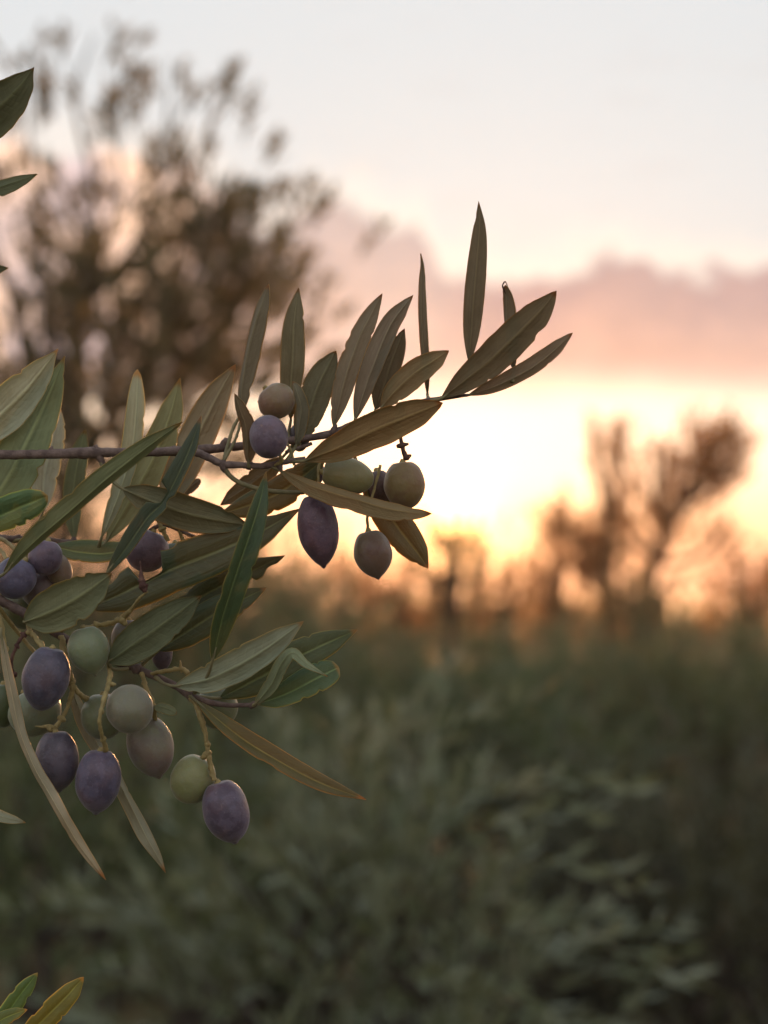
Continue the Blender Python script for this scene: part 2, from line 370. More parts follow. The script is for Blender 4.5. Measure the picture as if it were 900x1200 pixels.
def make_olive(parent, cx, cy, w_, h_, dz, mat, ang=0, tip=.16, label=None, tint=(1, 1, 1), tilt=0, dim=.02, nub=True):
    """ang: direction of the blossom tip in photo degrees (0 = straight down, + = towards the right)"""
    tip *= .62; d = FOC+dz/1000; c = at(cx, cy, d); rx = w_/2*K*d; rl = h_/2*K*d
    ax = (-UP*math.cos(R(ang))+RT*math.sin(R(ang)))*math.cos(R(tilt))+FWD*math.sin(R(tilt)); ax.normalize()
    e1 = ax.cross(FWD); e1.normalize(); e2 = ax.cross(e1)
    NR, NS = 34, 36; V = []; F = []; seed = rnd.random()*40
    for i in range(NR+1):
        th = math.pi*i/NR; s = -math.cos(th)
        r = max(0, math.sin(th))**(.92)
        ext = s
        if s > 0: r *= 1-tip*1.3*s*s*s; ext = s*(1+tip*.35*s**6)
        if s > .0 and nub: ext += .07*math.exp(-((1-s)/.010)**2)
        if s < -.9: ext += (abs(s)-.9)*.9*.8       # dimple where the stem enters
        for k in range(NS):
            ph = 2*math.pi*k/NS
            q = 1+dim*.7*noise.noise(Vector((math.cos(ph)*r*2.2, math.sin(ph)*r*2.2, s*2.2-seed)))+dim*noise.noise(Vector((math.cos(ph)*r*1.2, math.sin(ph)*r*1.2, s*1.2+seed)))*2+dim*.5*noise.noise(Vector((math.cos(ph)*r*3, math.sin(ph)*r*3, s*3+seed)))
            V.append(c+ax*(ext*rl)+(e1*math.cos(ph)+e2*math.sin(ph))*(r*rx*q+.00002))
    for i in range(NR):
        for k in range(NS):
            F.append((i*NS+k, i*NS+(k+1) % NS, (i+1)*NS+(k+1) % NS, (i+1)*NS+k))
    F.append(tuple(range(NS))[::-1]); F.append(tuple(NR*NS+k for k in range(NS)))
    o = link_mesh('olive', V, F, mat, parent, c); o.color = (*tint, 1)
    if label: o['label'] = label
    if nub:
        e = c+ax*(rl*(1+tip*.35+.03)); v, f_ = tube_geo([e-ax*.0012, e, e+ax*.0007], [.0006, .00045, .0001], 6, 8)
        link_mesh('blossom_tip', v, f_, M_DRY, o, e)
    tcap = c-ax*(rl*.93); v, f_ = tube_geo([tcap-ax*.0012, tcap-ax*.0003, tcap+ax*.0006], [.0006, .00115, .0013], 9, 8, .2, seed=seed)
    link_mesh('stem_cap', v, f_, M_STEM, o, tcap)
    return o
def make_twig(parent, name, pts, r_px, mat, rough=.12, seg=None, nodes=(), label=None):
    """pts (x,y,dz); r_px list of radii in photo pixels; nodes: indices with a swollen collar"""
    P3 = [at(x, y, FOC+dz/1000) for x, y, dz in pts]
    if not isinstance(r_px, (list, tuple)): r_px = [r_px]*len(pts)
    seg = seg or max(10, len(pts)*9)
    if mat is M_STEM: r_px = [q*.84 for q in r_px]; rough *= 1.4
    v, f = tube_geo(P3, [r*K*FOC for r in r_px], 10, seg, rough, seed=rnd.random()*30)
    parts = [(v, f)]
    for q in nodes:
        x, y, dz, rr, dx, dy = q
        p = at(x, y, FOC+dz/1000); e = at(x+dx, y+dy, FOC+dz/1000)
        parts.append(tube_geo([p-(e-p)*.8, p, e], [rr*.55*K*FOC, rr*K*FOC, rr*.35*K*FOC], 8, 8, .2, seed=x))
    v, f = join(parts)
    o = link_mesh(name, v, f, mat, parent, P3[0])
    if label: o['label'] = label
    return o

BR = 'olive sprigs with fruit and leaves at the front'
# ================================================================== BRANCH 1: upper branch
b1 = empty('olive_branch', at(-60, 533, FOC), 'long upper olive branch reaching right with leaves standing upright against the bright sky', 'olive branch', BR)
make_twig(b1, 'twig', [(-80, 534, 4), (0, 533, 2), (60, 532, 0), (112, 530, 0), (118, 530, 0), (180, 530, 0), (236, 527, 2), (262, 525, 4), (300, 521, 5), (350, 515, 5), (391, 507, 5), (440, 486, 6), (480, 474, 6), (517, 467, 4), (549, 463, 2)],
          [6.2, 5.8, 5.6, 7.2, 5.8, 5.2, 5.6, 5.0, 4.6, 4.4, 4.6, 3.8, 3.2, 2.8, 1.8], M_BARK, .10, 130,
          nodes=[(116, 533, 0, 5, 6, 14), (60, 530, 0, 4, 1, -7), (262, 522, 4, 5.5, 3, -9), (391, 505, 4, 4.6, 3, -8), (330, 517, 5, 4.2, 4, 9), (205, 528, 1, 4.2, 2, 7)])
make_twig(b1, 'side_twig', [(228, 529, 1), (244, 536, -2), (262, 544, -5), (285, 545, -7), (310, 546, -8), (335, 541, -8), (358, 537, -8)], [5, 4.4, 4.2, 3.8, 3.6, 3.2, 2.5], M_BARK, .10, 60,
          nodes=[(262, 546, -5, 5.6, 2, 8), (292, 545, -6, 4.6, 1, -7), (327, 545, -8, 4.3, 3, 7)])
make_twig(b1, 'side_twig', [(262, 545, -5), (268, 556, -5), (282, 566, -5), (308, 574, -5), (340, 577, -4), (362, 577, -4)], [3.2, 3.0, 2.8, 2.8, 2.5, 1.4], M_PET, .06, 40)
L = make_leaf
W1 = (1.0, .90, .84); W2 = (.80, .70, .62); DK = (.62, .56, .48)
# upright leaves, left to right
L(b1, [(283, 484, 2), (287, 455, 1), (296, 412, 0), (306, 367, -1), (315, 333, 0)], 9, 'U', 42, 38, a=.55, b=.42, petiole=[(262, 541, -4), (272, 505, 0)], tint=DK, label='narrow folded leaf standing above the paired olives')
L(b1, [(341, 492, 14), (341, 455, 12), (343, 420, 10), (344, 385, 9), (347, 358, 9), (350, 337, 10)], 14.5, 'U', 8, 6, a=.7, b=.62, petiole=[(336, 518, 8)], tint=(.72, .70, .58), label='broad upright leaf behind the topmost olive')
L(b1, [(347, 522, -6), (353, 500, -9), (355, 478, -12), (349, 458, -13), (343, 447, -11)], 7, 'U', 35, 30, a=.5, b=.42, petiole=[(336, 540, -8)], tint=(.85, .80, .72), label='small curled grey leaf in front of the topmost olive')
L(b1, [(352, 518, 8), (361, 487, 7), (374, 450, 6), (387, 424, 6), (394, 411, 6)], 18.5, 'U', 10, 8, a=.6, b=.52, petiole=[(349, 524, 7)], tint=(.62, .62, .50))
L(b1, [(391, 500, 4), (398, 472, 3), (408, 435, 2), (422, 396, 2), (437, 365, 3), (448, 344, 4)], 13.5, 'U', 20, 12, a=.62, b=.55, notch=((-1, .60, .66, .86),), petiole=[(391, 507, 5)], tint=W2, wav=.10, asym=-.04)
L(b1, [(416, 492, 3), (424, 462, 2), (438, 422, 1), (456, 382, 1), (472, 360, 2), (484, 346, 4)], 13, 'U', -25, 16, twist=30, a=.6, b=.55, petiole=[(417, 496, 5)], tint=(.88, .80, .78))
L(b1, [(440, 480, 12), (448, 456, 12), (458, 425, 12), (467, 402, 12), (474, 385, 13)], 14, 'U', -10, 10, a=.62, b=.6, petiole=[(441, 486, 6)], tint=DK)
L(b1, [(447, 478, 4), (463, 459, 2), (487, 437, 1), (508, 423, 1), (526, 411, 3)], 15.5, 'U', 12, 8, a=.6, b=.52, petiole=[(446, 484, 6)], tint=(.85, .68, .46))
L(b1, [(501, 462, 9), (500, 430, 9), (497, 390, 9), (495, 340, 9), (495, 312, 9), (493, 297, 9)], 5, 'U', 66, 10, a=.6, b=.6, petiole=[(502, 470, 5)], tint=W2, label='needle thin upright leaf seen edge on')
L(b1, [(550, 425, 6), (553, 385, 6), (556, 345, 5), (560, 300, 5), (562, 265, 6), (561, 236, 8)], 12, 'U', 14, 14, a=.62, b=.62, petiole=[(541, 463, 4), (549, 440, 5)], tint=(.66, .56, .45), label='tallest upright leaf of the branch')
L(b1, [(517, 467, 2), (545, 446, 0), (577, 420, -1), (610, 388, -1), (636, 361, 0), (652, 341, 2)], 20.5, 'U', 6, 6, a=.70, b=.50, petiole=[(505, 470, 4)], tint=(.60, .48, .34), wav=.06, label='large dark leaf at the tip of the branch')
L(b1, [(549, 463, 3), (583, 450, 5), (618, 432, 6), (646, 412, 7), (671, 390, 9)], 10, 'U', -26, 24, a=.62, b=.45, petiole=[(535, 463, 3)], tint=(.92, .80, .74), label='pale curled leaf below the dark tip leaf')
L(b1, [(602, 432, 8), (600, 405, 9), (598, 375, 10), (596, 352, 10), (592, 334, 9)], 7, 'U', 50, 34, a=.5, b=.35, petiole=[(600, 448, 6)], tint=W2, label='shrivelled little leaf with a curled tip')
make_twig(b1, 'tendril', [(597, 350, 10), (592, 342, 10), (589, 335, 10), (592, 330, 10), (595, 336, 9)], [1.5, 1.1, .9, .8, .4], M_DRY, .1, 26)
L(b1, [(357, 540, -9), (395, 525, -12), (432, 507, -14), (475, 489, -14), (519, 472, -12)], 21, 'U', -8, 7, a=.66, b=.42, petiole=[(340, 541, -8)], tint=(.80, .58, .34), label='large leaf crossing on the sun side with warm flare in its tint')  # warm sun flare put into the leaf tint
L(b1, [(327, 551, -8), (362, 571, -12), (405, 586, -14), (450, 598, -14), (482, 602, -13), (506, 602, -11)], 11, 'U', 36, 30, a=.62, b=.42, petiole=[(315, 545, -8)], tint=(.85, .62, .38), wav=.1, label='long leaf lying edge on over the hanging olives')  # orange veil from the sun painted into this tint
L(b1, [(425, 560, 16), (446, 590, 16), (468, 620, 15), (488, 646, 14), (502, 666, 14)], 20, 'T', 8, 8, a=.7, b=.55, petiole=[(410, 520, 10)], tint=(1.3, 1.0, .6), label='leaf pointing down beside the small hanging olive')  # tint includes the orange flare of the sun
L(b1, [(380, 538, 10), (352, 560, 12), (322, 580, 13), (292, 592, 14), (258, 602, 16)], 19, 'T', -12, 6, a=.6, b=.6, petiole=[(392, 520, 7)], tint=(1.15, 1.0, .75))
L(b1, [(332, 535, 16), (312, 553, 18), (290, 570, 20), (258, 592, 22)], 13, 'U', 10, 8, a=.62, b=.55, petiole=[(345, 520, 8)], tint=(.75, .72, .66))
L(b1, [(291, 543, -9), (293, 522, -11), (291, 500, -12), (283, 480, -12), (275, 461, -11)], 8.5, 'U', 35, 30, a=.5, b=.55, petiole=[(292, 547, -8)], tint=(.72, .56, .42), label='small brown folded leaf left of the purple olive')
L(b1, [(180, 604, 10), (205, 565, 12), (229, 515, 14), (252, 468, 15), (276, 427, 16)], 21, 'U', -12, 7, a=.66, b=.55, petiole=[(168, 620, 12)], tint=(1.05, 1.0, .9), label='broad grey leaf rising behind the twig')
L(b1, [(125, 634, 22), (152, 588, 24), (180, 538, 26), (199, 488, 28), (211, 443, 30)], 20, 'U', 14, 7, a=.66, b=.6, petiole=[(120, 640, 22)], tint=(.85, .90, .62))
L(b1, [(118, 632, 17), (132, 595, 17), (150, 540, 18), (158, 485, 18), (161, 433, 20)], 11.5, 'U', -30, 18, a=.7, b=.35, petiole=[(116, 640, 20)], tint=(1.45, 1.6, 1.5), label='pale blue grey narrow leaf behind the twig')
L(b1, [(-40, 625, 6), (5, 568, 10), (38, 505, 13), (62, 452, 15), (76, 417, 17)], 29, 'U', 16, 6, a=.62, b=.80, tint=(.72, .86, .60), petiole=[(-55, 560, 4)])
L(b1, [(-50, 520, 4), (-5, 490, 6), (35, 450, 8), (68, 409, 9)], 26, 'U', -14, 8, a=.62, b=.78, tint=(1.35, 1.46, 1.38), petiole=[(-62, 530, 4)], label='large pale leaf cut by the left edge')
L(b1, [(144, 573, -4), (180, 588, -8), (222, 602, -9), (260, 610, -8), (292, 616, -5)], 21, 'U', -14, 7, a=.6, b=.55, petiole=[(117, 537, 0), (122, 552, -1), (134, 566, -3)], tint=(.66, .66, .50), label='olive grey leaf under the forked twig')
L(b1, [(217, 580, 26), (223, 572, 26), (235, 562, 26)], 6, 'U', 20, 10, a=.5, b=.35, tint=W2)
# olives of the upper branch
make_olive(b1, 324, 470, 44, 41, 4, M_BLU, 40, .05, 'pinkish green olive highest on the branch', (1.2, .98, .74), nub=False)
make_olive(b1, 315, 512, 45, 53, -14, M_PUR, 10, .04, 'round purple olive in front of the forked twig', (1.45, 1.2, 1.3), tilt=-30, nub=False)
make_olive(b1, 351, 512, 24, 34, 12, M_PUR, 0, .1, None, (.8, .8, .8), nub=False)
make_olive(b1, 407, 558, 43, 62, 2, M_GRN, 80, .08, 'green olive lying sideways under the flare-tinted leaf', (.95, .86, .56), nub=False)  # yellowed tint paints the sun flare on the olive
make_olive(b1, 474, 568, 48, 57, 6, M_BLU, 5, .06, 'olive on the right of the cluster with sun flare in its tint', (1.05, .78, .45), nub=False)  # ochre tint paints the sun flare on the skin
make_olive(b1, 445, 572, 32, 44, 18, M_PUR, 10, .1, None, (1.4, 1.0, .7), nub=False)
make_olive(b1, 373, 619, 48, 84, -2, M_PUR, 8, .30, 'long pointed purple olive', (1.5, 1.05, 1.15))
make_olive(b1, 437, 648, 45, 56, 0, M_BLU, 12, .26, 'small brown olive hanging alone', (.85, .75, .58))
make_olive(b1, 368, 555, 24, 34, 16, M_PUR, -10, .1, None, (.8, .6, .6), nub=False)
make_twig(b1, 'fruit_stem', [(391, 509, 4), (385, 526, 5), (374, 545, 4), (374, 580, 0)], [2.6, 2.2, 2.2, 2.4], M_STEM, .15, 26)
make_twig(b1, 'fruit_stem', [(472, 478, 6), (468, 500, 6), (471, 521, 6), (476, 538, 6)], [2, 2.2, 2.6, 3], M_DRY, .25, 26, nodes=[(471, 522, 6, 3.4, 8, -2), (477, 536, 6, 3.6, 5, -3)])
make_twig(b1, 'fruit_stem', [(446, 545, 4), (438, 575, 3), (431, 603, 1), (431, 622, 0)], [2, 2, 2, 2.4], M_STEM, .15, 26)
make_twig(b1, 'fruit_stem', [(345, 545, -8), (338, 522, -6), (318, 498, 0), (303, 470, 4)], [2, 2, 2, 2], M_STEM, .15, 26)
make_twig(b1, 'fruit_stem', [(320, 546, -8), (330, 540, -10), (326, 530, -12)], [2.4, 2.6, 2.4], M_STEM, .15, 18)
make_twig(b1, 'fruit_stem', [(365, 520, 6), (350, 525, 3), (335, 530, 0)], [2.2, 2.2, 2], M_BARK, .15, 18)
make_twig(b1, 'fruit_stem', [(262, 541, -5), (277, 512, -2), (284, 484, 1)], [2.4, 1.8, 1.4], M_PET, .1, 18)

# ================================================================== BRANCH 2: lower fruiting branch
b2 = empty('olive_branch', at(-60, 680, FOC), 'lower olive branch heavy with purple and green olives and dark leaves', 'olive branch', BR)
make_twig(b2, 'twig', [(-80, 664, 6), (-30, 688, 4), (0, 703, 2), (34, 722, 2), (70, 745, 6), (115, 768, 8), (158, 783, 6), (182, 793, 4), (208, 805, 2), (226, 817, 0), (262, 826, -1), (300, 826, -2)],
          [6.6, 6.2, 5.8, 5.6, 5.0, 4.6, 4.6, 4.4, 4.4, 4.2, 3.0, 2.4], M_BARK, .10, 110, nodes=[(34, 722, 1, 7, 2, 9), (160, 784, 5, 6, 6, -4), (222, 814, 0, 5.4, 1, 8), (297, 826, -2, 4.0, 5, -5)])
L(b2, [(4, 673, -14), (30, 640, -18), (70, 603, -20), (120, 560, -20), (170, 523, -18), (214, 494, -14)], 11.5, 'U', -38, 32, a=.6, b=.50, petiole=[(-30, 690, -2)], tint=(.72, .82, .56), label='long folded leaf slanting across the twig')
L(b2, [(124, 674, -12), (147, 640, -14), (170, 606, -14), (187, 588, -14), (204, 560, -14), (222, 524, -13), (236, 487, -11)], 11, 'T', 36, 30, a=.6, b=.5, notch=((-1, .46, .58, .12), (1, .49, .56, .45)), petiole=[(104, 720, 2), (112, 700, -6)], tint=(.85, .85, .8), label='dark folded leaf with a bitten side')
L(b2, [(106, 712, 3), (150, 692, 0), (200, 667, -3), (250, 648, -5), (300, 626, -5), (352, 596, -2)], 27, 'T', 8, 9, a=.50, b=.62, notch=((-1, .235, .365, .04),), petiole=[(70, 742, 6), (86, 724, 4)], tint=(1, 1.0, .95), wav=.05, label='broad dark green leaf with a square bite in its edge')
L(b2, [(249, 774, -16), (260, 735, -19), (277, 683, -22), (293, 634, -22), (305, 590, -20), (312, 553, -16)], 14, 'T', -26, 34, a=.6, b=.6, petiole=[(228, 812, -2), (243, 792, -10)], tint=(.9, 1.05, .85), label='dark folded leaf standing upright in front of the others')
L(b2, [(190, 730, 8), (235, 700, 8), (282, 675, 8), (334, 651, 10)], 17, 'T', 8, 8, a=.6, b=.6, notch=((1, .66, .74, .62), (1, .82, .90, .5)), petiole=[(165, 752, 8)], tint=(.8, .82, .7), wav=.12)
L(b2, [(186, 762, 4), (222, 738, 3), (262, 713, 2), (312, 689, 4)], 19, 'T', 16, 9, a=.6, b=.6, notch=((-1, .78, .84, .7),), petiole=[(165, 780, 6)], tint=(.8, .82, .7), wav=.10, label='dark leaf with a pale rim behind the upright leaf')
L(b2, [(28, 729, -6), (55, 719, -11), (88, 702, -14), (131, 672, -13)], 27, 'U', -6, 7, a=.60, b=.55, petiole=[(33, 723, -2)], tint=(.62, .68, .50), label='broad oval leaf showing its dull underside')
L(b2, [(127, 776, -4), (155, 757, -9), (192, 731, -12), (236, 698, -12)], 23, 'U', 8, 8, a=.60, b=.60, petiole=[(150, 784, 4), (133, 784, 0)], tint=(.44, .50, .36), label='broad leaf above the round green olives')
L(b2, [(205, 804, -6), (248, 794, -10), (302, 766, -12), (356, 728, -10)], 19, 'U', -8, 9, a=.66, b=.60, petiole=[(182, 793, 2), (192, 801, -2)], tint=(.92, 1.06, .98), label='grey green leaf with a clear midrib and rusty tip')
L(b2, [(258, 818, 6), (308, 792, 6), (360, 764, 6), (419, 738, 8)], 21, 'T', 10, 10, a=.66, b=.62, petiole=[(226, 816, 1)], tint=(.9, 1, .85), label='dark leaf behind ending in an orange tip')
L(b2, [(303, 825, 0), (335, 812, -2), (368, 795, -2), (397, 782, 0)], 17, 'T', 22, 20, a=.6, b=.18, petiole=[(297, 826, -2)], tint=(1.0, 1.3, 1.1), label='folded blue green leaf with a cut off end')
L(b2, [(299, 825, -4), (318, 802, -9), (330, 779, -13), (343, 766, -15), (358, 778, -14), (384, 793, -10)], 8, 'U', 25, 18, twist=90, a=.45, b=.5, petiole=[(296, 827, -2)], tint=(.80, .95, .75), label='small curled leaf with its tip bent over')
L(b2, [(228, 820, -3), (275, 857, -8), (325, 889, -10), (377, 917, -10), (429, 937, -7)], 11.5, 'T', 30, 22, a=.66, b=.60, petiole=[(220, 813, 0)], tint=(1.5, 1.05, .55), label='long leaf hanging right with orange rim light put into its tint')  # warm tint paints the orange rim light
L(b2, [(181, 828, 0), (192, 830, -1), (207, 836, -1)], 6, 'U', 30, 20, a=.4, b=.3, tint=(.7, .8, .6), label='tiny curled leaf beside the round green olive')
make_olive(b2, 54, 794, 54, 76, -8, M_PUR, -12, .16, 'large dark purple olive under the oval leaf', (1.1, 1.15, 1.35), nub=False)
make_olive(b2, 104, 761, 48, 56, -4, M_GRN, 14, .26, 'pale green olive with a point', (.86, 1.02, .84))
make_olive(b2, 152, 831, 55, 57, -10, M_GRN, 10, .04, 'round grey green olive in front', (.86, .84, .84), tilt=-30, nub=False)
make_olive(b2, 121, 839, 52, 54, 6, M_GRN, 0, .06, 'dull green olive half hidden behind the round one', (.66, .74, .60), nub=False)
make_olive(b2, 176, 874, 54, 72, 8, M_BLU, 16, .18, 'tan and mauve olive turning colour', (1.0, 1.05, 1.0))
make_olive(b2, 67, 890, 50, 70, -3, M_PUR, 4, .15, 'purple olive on the left of the lowest pair', (1.15, 1.1, 1.15))
make_olive(b2, 115, 914, 53, 74, -8, M_PUR, -4, .18, 'purple olive on a long yellow stem', (1.25, 1.2, 1.5))
make_olive(b2, 226, 913, 52, 58, 2, M_GRN, -25, .08, 'yellow green olive beside the lowest purple olive', (.90, .95, .62), nub=False)
make_olive(b2, 265, 950, 54, 74, -4, M_PUR, 16, .14, 'lowest olive of all, purple with a tiny orange tip', (1.35, 1.2, 1.4))
make_olive(b2, 254, 829, 50, 50, 14, M_GRN, 10, .12, 'green olive hidden behind the thin twig', (.62, .72, .56))
make_olive(b2, 41, 834, 62, 56, 9, M_GRN, 30, .06, 'pale green olive behind the dark purple one', (.80, .92, .80), nub=False)
make_olive(b2, 4, 826, 34, 52, 14, M_GRN, 0, .1, None, (.35, .45, .28), nub=False)
make_olive(b2, 150, 748, 38, 46, 8, M_BLU, 0, .1, None, (.8, .8, .9), nub=False)
make_olive(b2, 190, 767, 24, 36, 14, M_PUR, 0, .1, None, (1.2, 1, 1), nub=False)
ST = 'fruit_stem'
make_twig(b2, ST, [(34, 726, 0), (34, 738, -2), (42, 748, -5), (52, 760, -8)], [3.4, 3.4, 3.2, 3.6], M_STEM, .22, 30, nodes=[(34, 741, -3, 4.4, 3, 3), (47, 754, -6, 4.2, 4, -1)])
make_twig(b2, 'withered_stalk', [(33, 738, -2), (26, 746, -3), (18, 760, -4), (13, 776, -4), (15, 786, -4), (18, 794, -4)], [2.6, 2.2, 1.9, 2.4, 1.7, 1.6], M_DRY, .3, 36, nodes=[(28, 744, -3, 3, -4, -3), (20, 757, -4, 2.6, 3, 3), (11, 777, -4, 3, -4, 0), (18, 790, -4, 2.8, 1, 3)])
make_twig(b2, ST, [(72, 745, 4), (76, 768, 2), (82, 790, 0), (85, 804, 0), (80, 826, 0), (72, 843, -1), (61, 857, -3)], [4, 4.2, 3.6, 4.2, 2.8, 2.8, 3.4], M_STEM, .20, 60, nodes=[(72, 842, -1, 4, 5, 3), (58, 852, -3, 3.4, -9, -1), (84, 800, 0, 5.2, 2, 4), (58, 853, -3, 4, 2, 5), (50, 852, -3, 1.6, -9, -1)])
make_twig(b2, ST, [(85, 802, 0), (92, 812, 1), (102, 820, 4)], [3.6, 3.2, 3.8], M_STEM, .2, 22, nodes=[(101, 819, 4, 4.2, 3, -2)])
make_twig(b2, ST, [(128, 780, 0), (128, 798, -6), (121, 822, -16), (117, 848, -18), (124, 880, -10)], [3.2, 3.3, 3.2, 2.6, 3.6], M_STEM, .2, 50, nodes=[(119, 833, -17, 4.2, -3, 1), (131, 802, -7, 3.4, 5, 0), (121, 866, -14, 3.6, -3, 3)])
make_twig(b2, ST, [(166, 788, 4), (171, 806, 2), (179, 824, 2), (182, 844, 6)], [3.2, 3.0, 3.0, 3.6], M_STEM, .2, 32, nodes=[(169, 800, 3, 3.8, -3, 2)])
make_twig(b2, ST, [(221, 815, 0), (230, 828, -2), (236, 844, -3), (241, 862, -3), (245, 888, -3), (251, 915, -4)], [3.4, 3.2, 4.2, 3.0, 3.6, 3.6], M_STEM, .2, 56, nodes=[(236, 843, -3, 4.8, -3, 2), (243, 872, -3, 4, 4, 1), (242, 884, -3, 4.6, -6, 5)])
make_twig(b2, ST, [(100, 736, 2), (114, 733, 0), (130, 730, -2), (144, 724, -4), (156, 711, -8), (164, 700, -12), (173, 693, -14)], [3.0, 3.0, 3.4, 4.2, 2.6, 1.8, 1.2], M_STEM, .2, 56, nodes=[(144, 727, -4, 5, 4, 6), (113, 732, 0, 3.4, -3, -4)])
make_twig(b2, 'withered_stalk', [(171, 694, -15), (168, 686, -15), (166, 678, -15), (165, 668, -14), (164, 658, -13)], [2.2, 4.8, 3.4, 1.4, 1.0], M_DRY, .3, 30)
make_twig(b2, ST, [(176, 790, 4), (196, 786, 0), (212, 784, -1), (221, 789, -2)], [2.6, 3.0, 3.2, 3.6], M_STEM, .2, 30, nodes=[(212, 782, -1, 2, -1, -8)])

# ================================================================== BRANCH 3: sprig behind at the left edge
b3 = empty('olive_branch', at(-60, 620, FOC+.03), 'small olive sprig behind at the left edge under the horizontal twig', 'olive branch', BR)
make_twig(b3, 'twig', [(-70, 622, 30), (-20, 628, 30), (20, 632, 30), (48, 630, 30), (64, 634, 30), (88, 636, 30), (118, 636, 30), (140, 640, 32)], [5, 4.6, 4.6, 4.2, 3.8, 3.8, 3.4, 2], M_BARK, .1, 60, nodes=[(86, 636, 30, 5, 1, -7), (20, 631, 30, 5.4, 4, -4)])
L(b3, [(87, 633, 30), (85, 592, 34), (90, 548, 36), (100, 503, 38)], 12.5, 'U', 14, 8, a=.6, b=.42, petiole=[(86, 637, 30)], tint=(.60, .68, .50))
L(b3, [(50, 600, 30), (52, 555, 32), (62, 510, 34), (70, 477, 36)], 17, 'U', -10, 8, a=.6, b=.5, petiole=[(30, 628, 30), (44, 614, 30)], tint=(1.5, 1.7, 1.9), label='bluish white leaf standing behind the twig')
L(b3, [(-35, 618, 10), (0, 605, 6), (30, 592, 4), (56, 581, 4)], 20, 'T', -18, 8, a=.6, b=.36, tint=(1.5, 1.9, 1.8), petiole=[(-48, 624, 20)], label='smooth teal leaf cut by the left edge')
L(b3, [(26, 632, 28), (46, 618, 28), (62, 603, 27), (78, 588, 27)], 7, 'U', 30, 10, a=.6, b=.6, petiole=[(12, 634, 30)], tint=(.8, .85, .62))
L(b3, [(62, 640, 24), (95, 645, 22), (125, 646, 20), (165, 640, 20)], 13, 'T', 40, 20, a=.6, b=.6, tint=(1.3, 1.3, .9), petiole=[(48, 632, 30)])
make_olive(b3, 172, 645, 52, 50, 12, M_PUR, -20, .08, 'purple olive behind the bitten green leaf', (1.5, 1.1, 1.1), nub=False)
make_olive(b3, 18, 677, 48, 50, 4, M_PUR, -30, .08, 'blue purple olive at the left edge', (1.3, 1.35, 1.7), nub=False)
make_olive(b3, 53, 653, 40, 42, 8, M_PUR, -10, .06, 'small round purple olive next to the left edge', (1.5, 1.25, 1.4), nub=False)
make_olive(b3, 69, 668, 30, 40, 16, M_BLU, 20, .12, None, (1.1, .9, .8), nub=False)
make_olive(b3, 47, 691, 44, 44, 18, M_BLU, 0, .08, 'dull mauve green olive behind the purple ones', (.75, .75, .75), nub=False)
make_olive(b3, 30, 712, 56, 50, 26, M_GRN, 0, .08, None, (.45, .5, .32), nub=False)
make_olive(b3, 205, 655, 34, 40, 26, M_GRN, 0, .08, None, (.35, .42, .28), nub=False)
make_olive(b3, 250, 690, 40, 40, 30, M_GRN, 0, .08, None, (.35, .42, .28), nub=False)
make_twig(b3, ST, [(-10, 628, 26), (6, 634, 18), (20, 646, 10)], [3, 3, 3], M_STEM, .2, 22)
make_twig(b3, ST, [(-8, 640, 26), (2, 646, 18), (8, 656, 8)], [3, 3, 3], M_STEM, .2, 22)
make_twig(b3, ST, [(184, 606, 10), (190, 620, 9), (197, 634, 9)], [2.8, 3.2, 3.0], M_STEM, .2, 22, nodes=[(190, 620, 9, 4, 5, -2)])
make_twig(b3, ST, [(206, 608, 10), (210, 622, 10), (216, 636, 10)], [2.6, 2.8, 2.6], M_STEM, .2, 22)
make_twig(b3, ST, [(140, 640, 32), (165, 628, 20), (190, 615, 10), (212, 622, 10), (230, 630, 10)], [2.6, 2.4, 2.6, 2.4, 2], M_BARK, .15, 30)
make_twig(b3, ST, [(38, 630, 30), (44, 634, 20), (50, 640, 12)], [2.6, 2.6, 2.6], M_STEM, .2, 18)
make_twig(b3, ST, [(60, 636, 30), (66, 645, 24), (68, 655, 18)], [2.4, 2.4, 2.4], M_STEM, .2, 18)

# ================================================================== BRANCH 4: hanging shoot with narrow leaves, pink sky light painted into one
b4 = empty('olive_branch', at(-20, 690, FOC-.005), 'hanging olive shoot of narrow folded leaves pointing down', 'olive branch', BR)
make_twig(b4, 'twig', [(-40, 660, -4), (-14, 695, -8), (0, 728, -10), (6, 762, -10)], [4, 3.6, 3.6, 3.0], M_STEM, .15, 34, nodes=[(6, 762, -10, 4.5, 2, -5)])
L(b4, [(1, 742, -12), (8, 782, -13), (15, 815, -15), (25, 858, -16), (42, 899, -18), (58, 927, -17), (73, 953, -18), (91, 985, -15), (109, 1011, -14), (124, 1031, -11)], 5.8, 'U', -14, 56, a=.5, b=.42, twist=-20, petiole=[(1, 735, -10)], tint=(1.30, 1.18, 1.06), wav=.22, label='long narrow folded leaf hanging at the left with pink sky light in its tint')  # pink sky light put into the leaf tint
make_twig(b4, 'side_twig', [(-14, 695, -8), (20, 740, 10), (55, 780, 14), (84, 806, 12)], [3, 3, 2.6, 2], M_STEM, .1, 30)
L(b4, [(84, 808, 12), (100, 850, 10), (113, 873, 8), (129, 900, 8), (144, 930, 6), (159, 959, 7), (175, 989, 5), (186, 1007, 6), (194, 1023, 8)], 8.2, 'U', 12, 54, a=.5, b=.55, petiole=[(78, 800, 12)], tint=(1.05, 1.06, .98), wav=.22, label='grey narrow leaf hanging behind the purple olive')
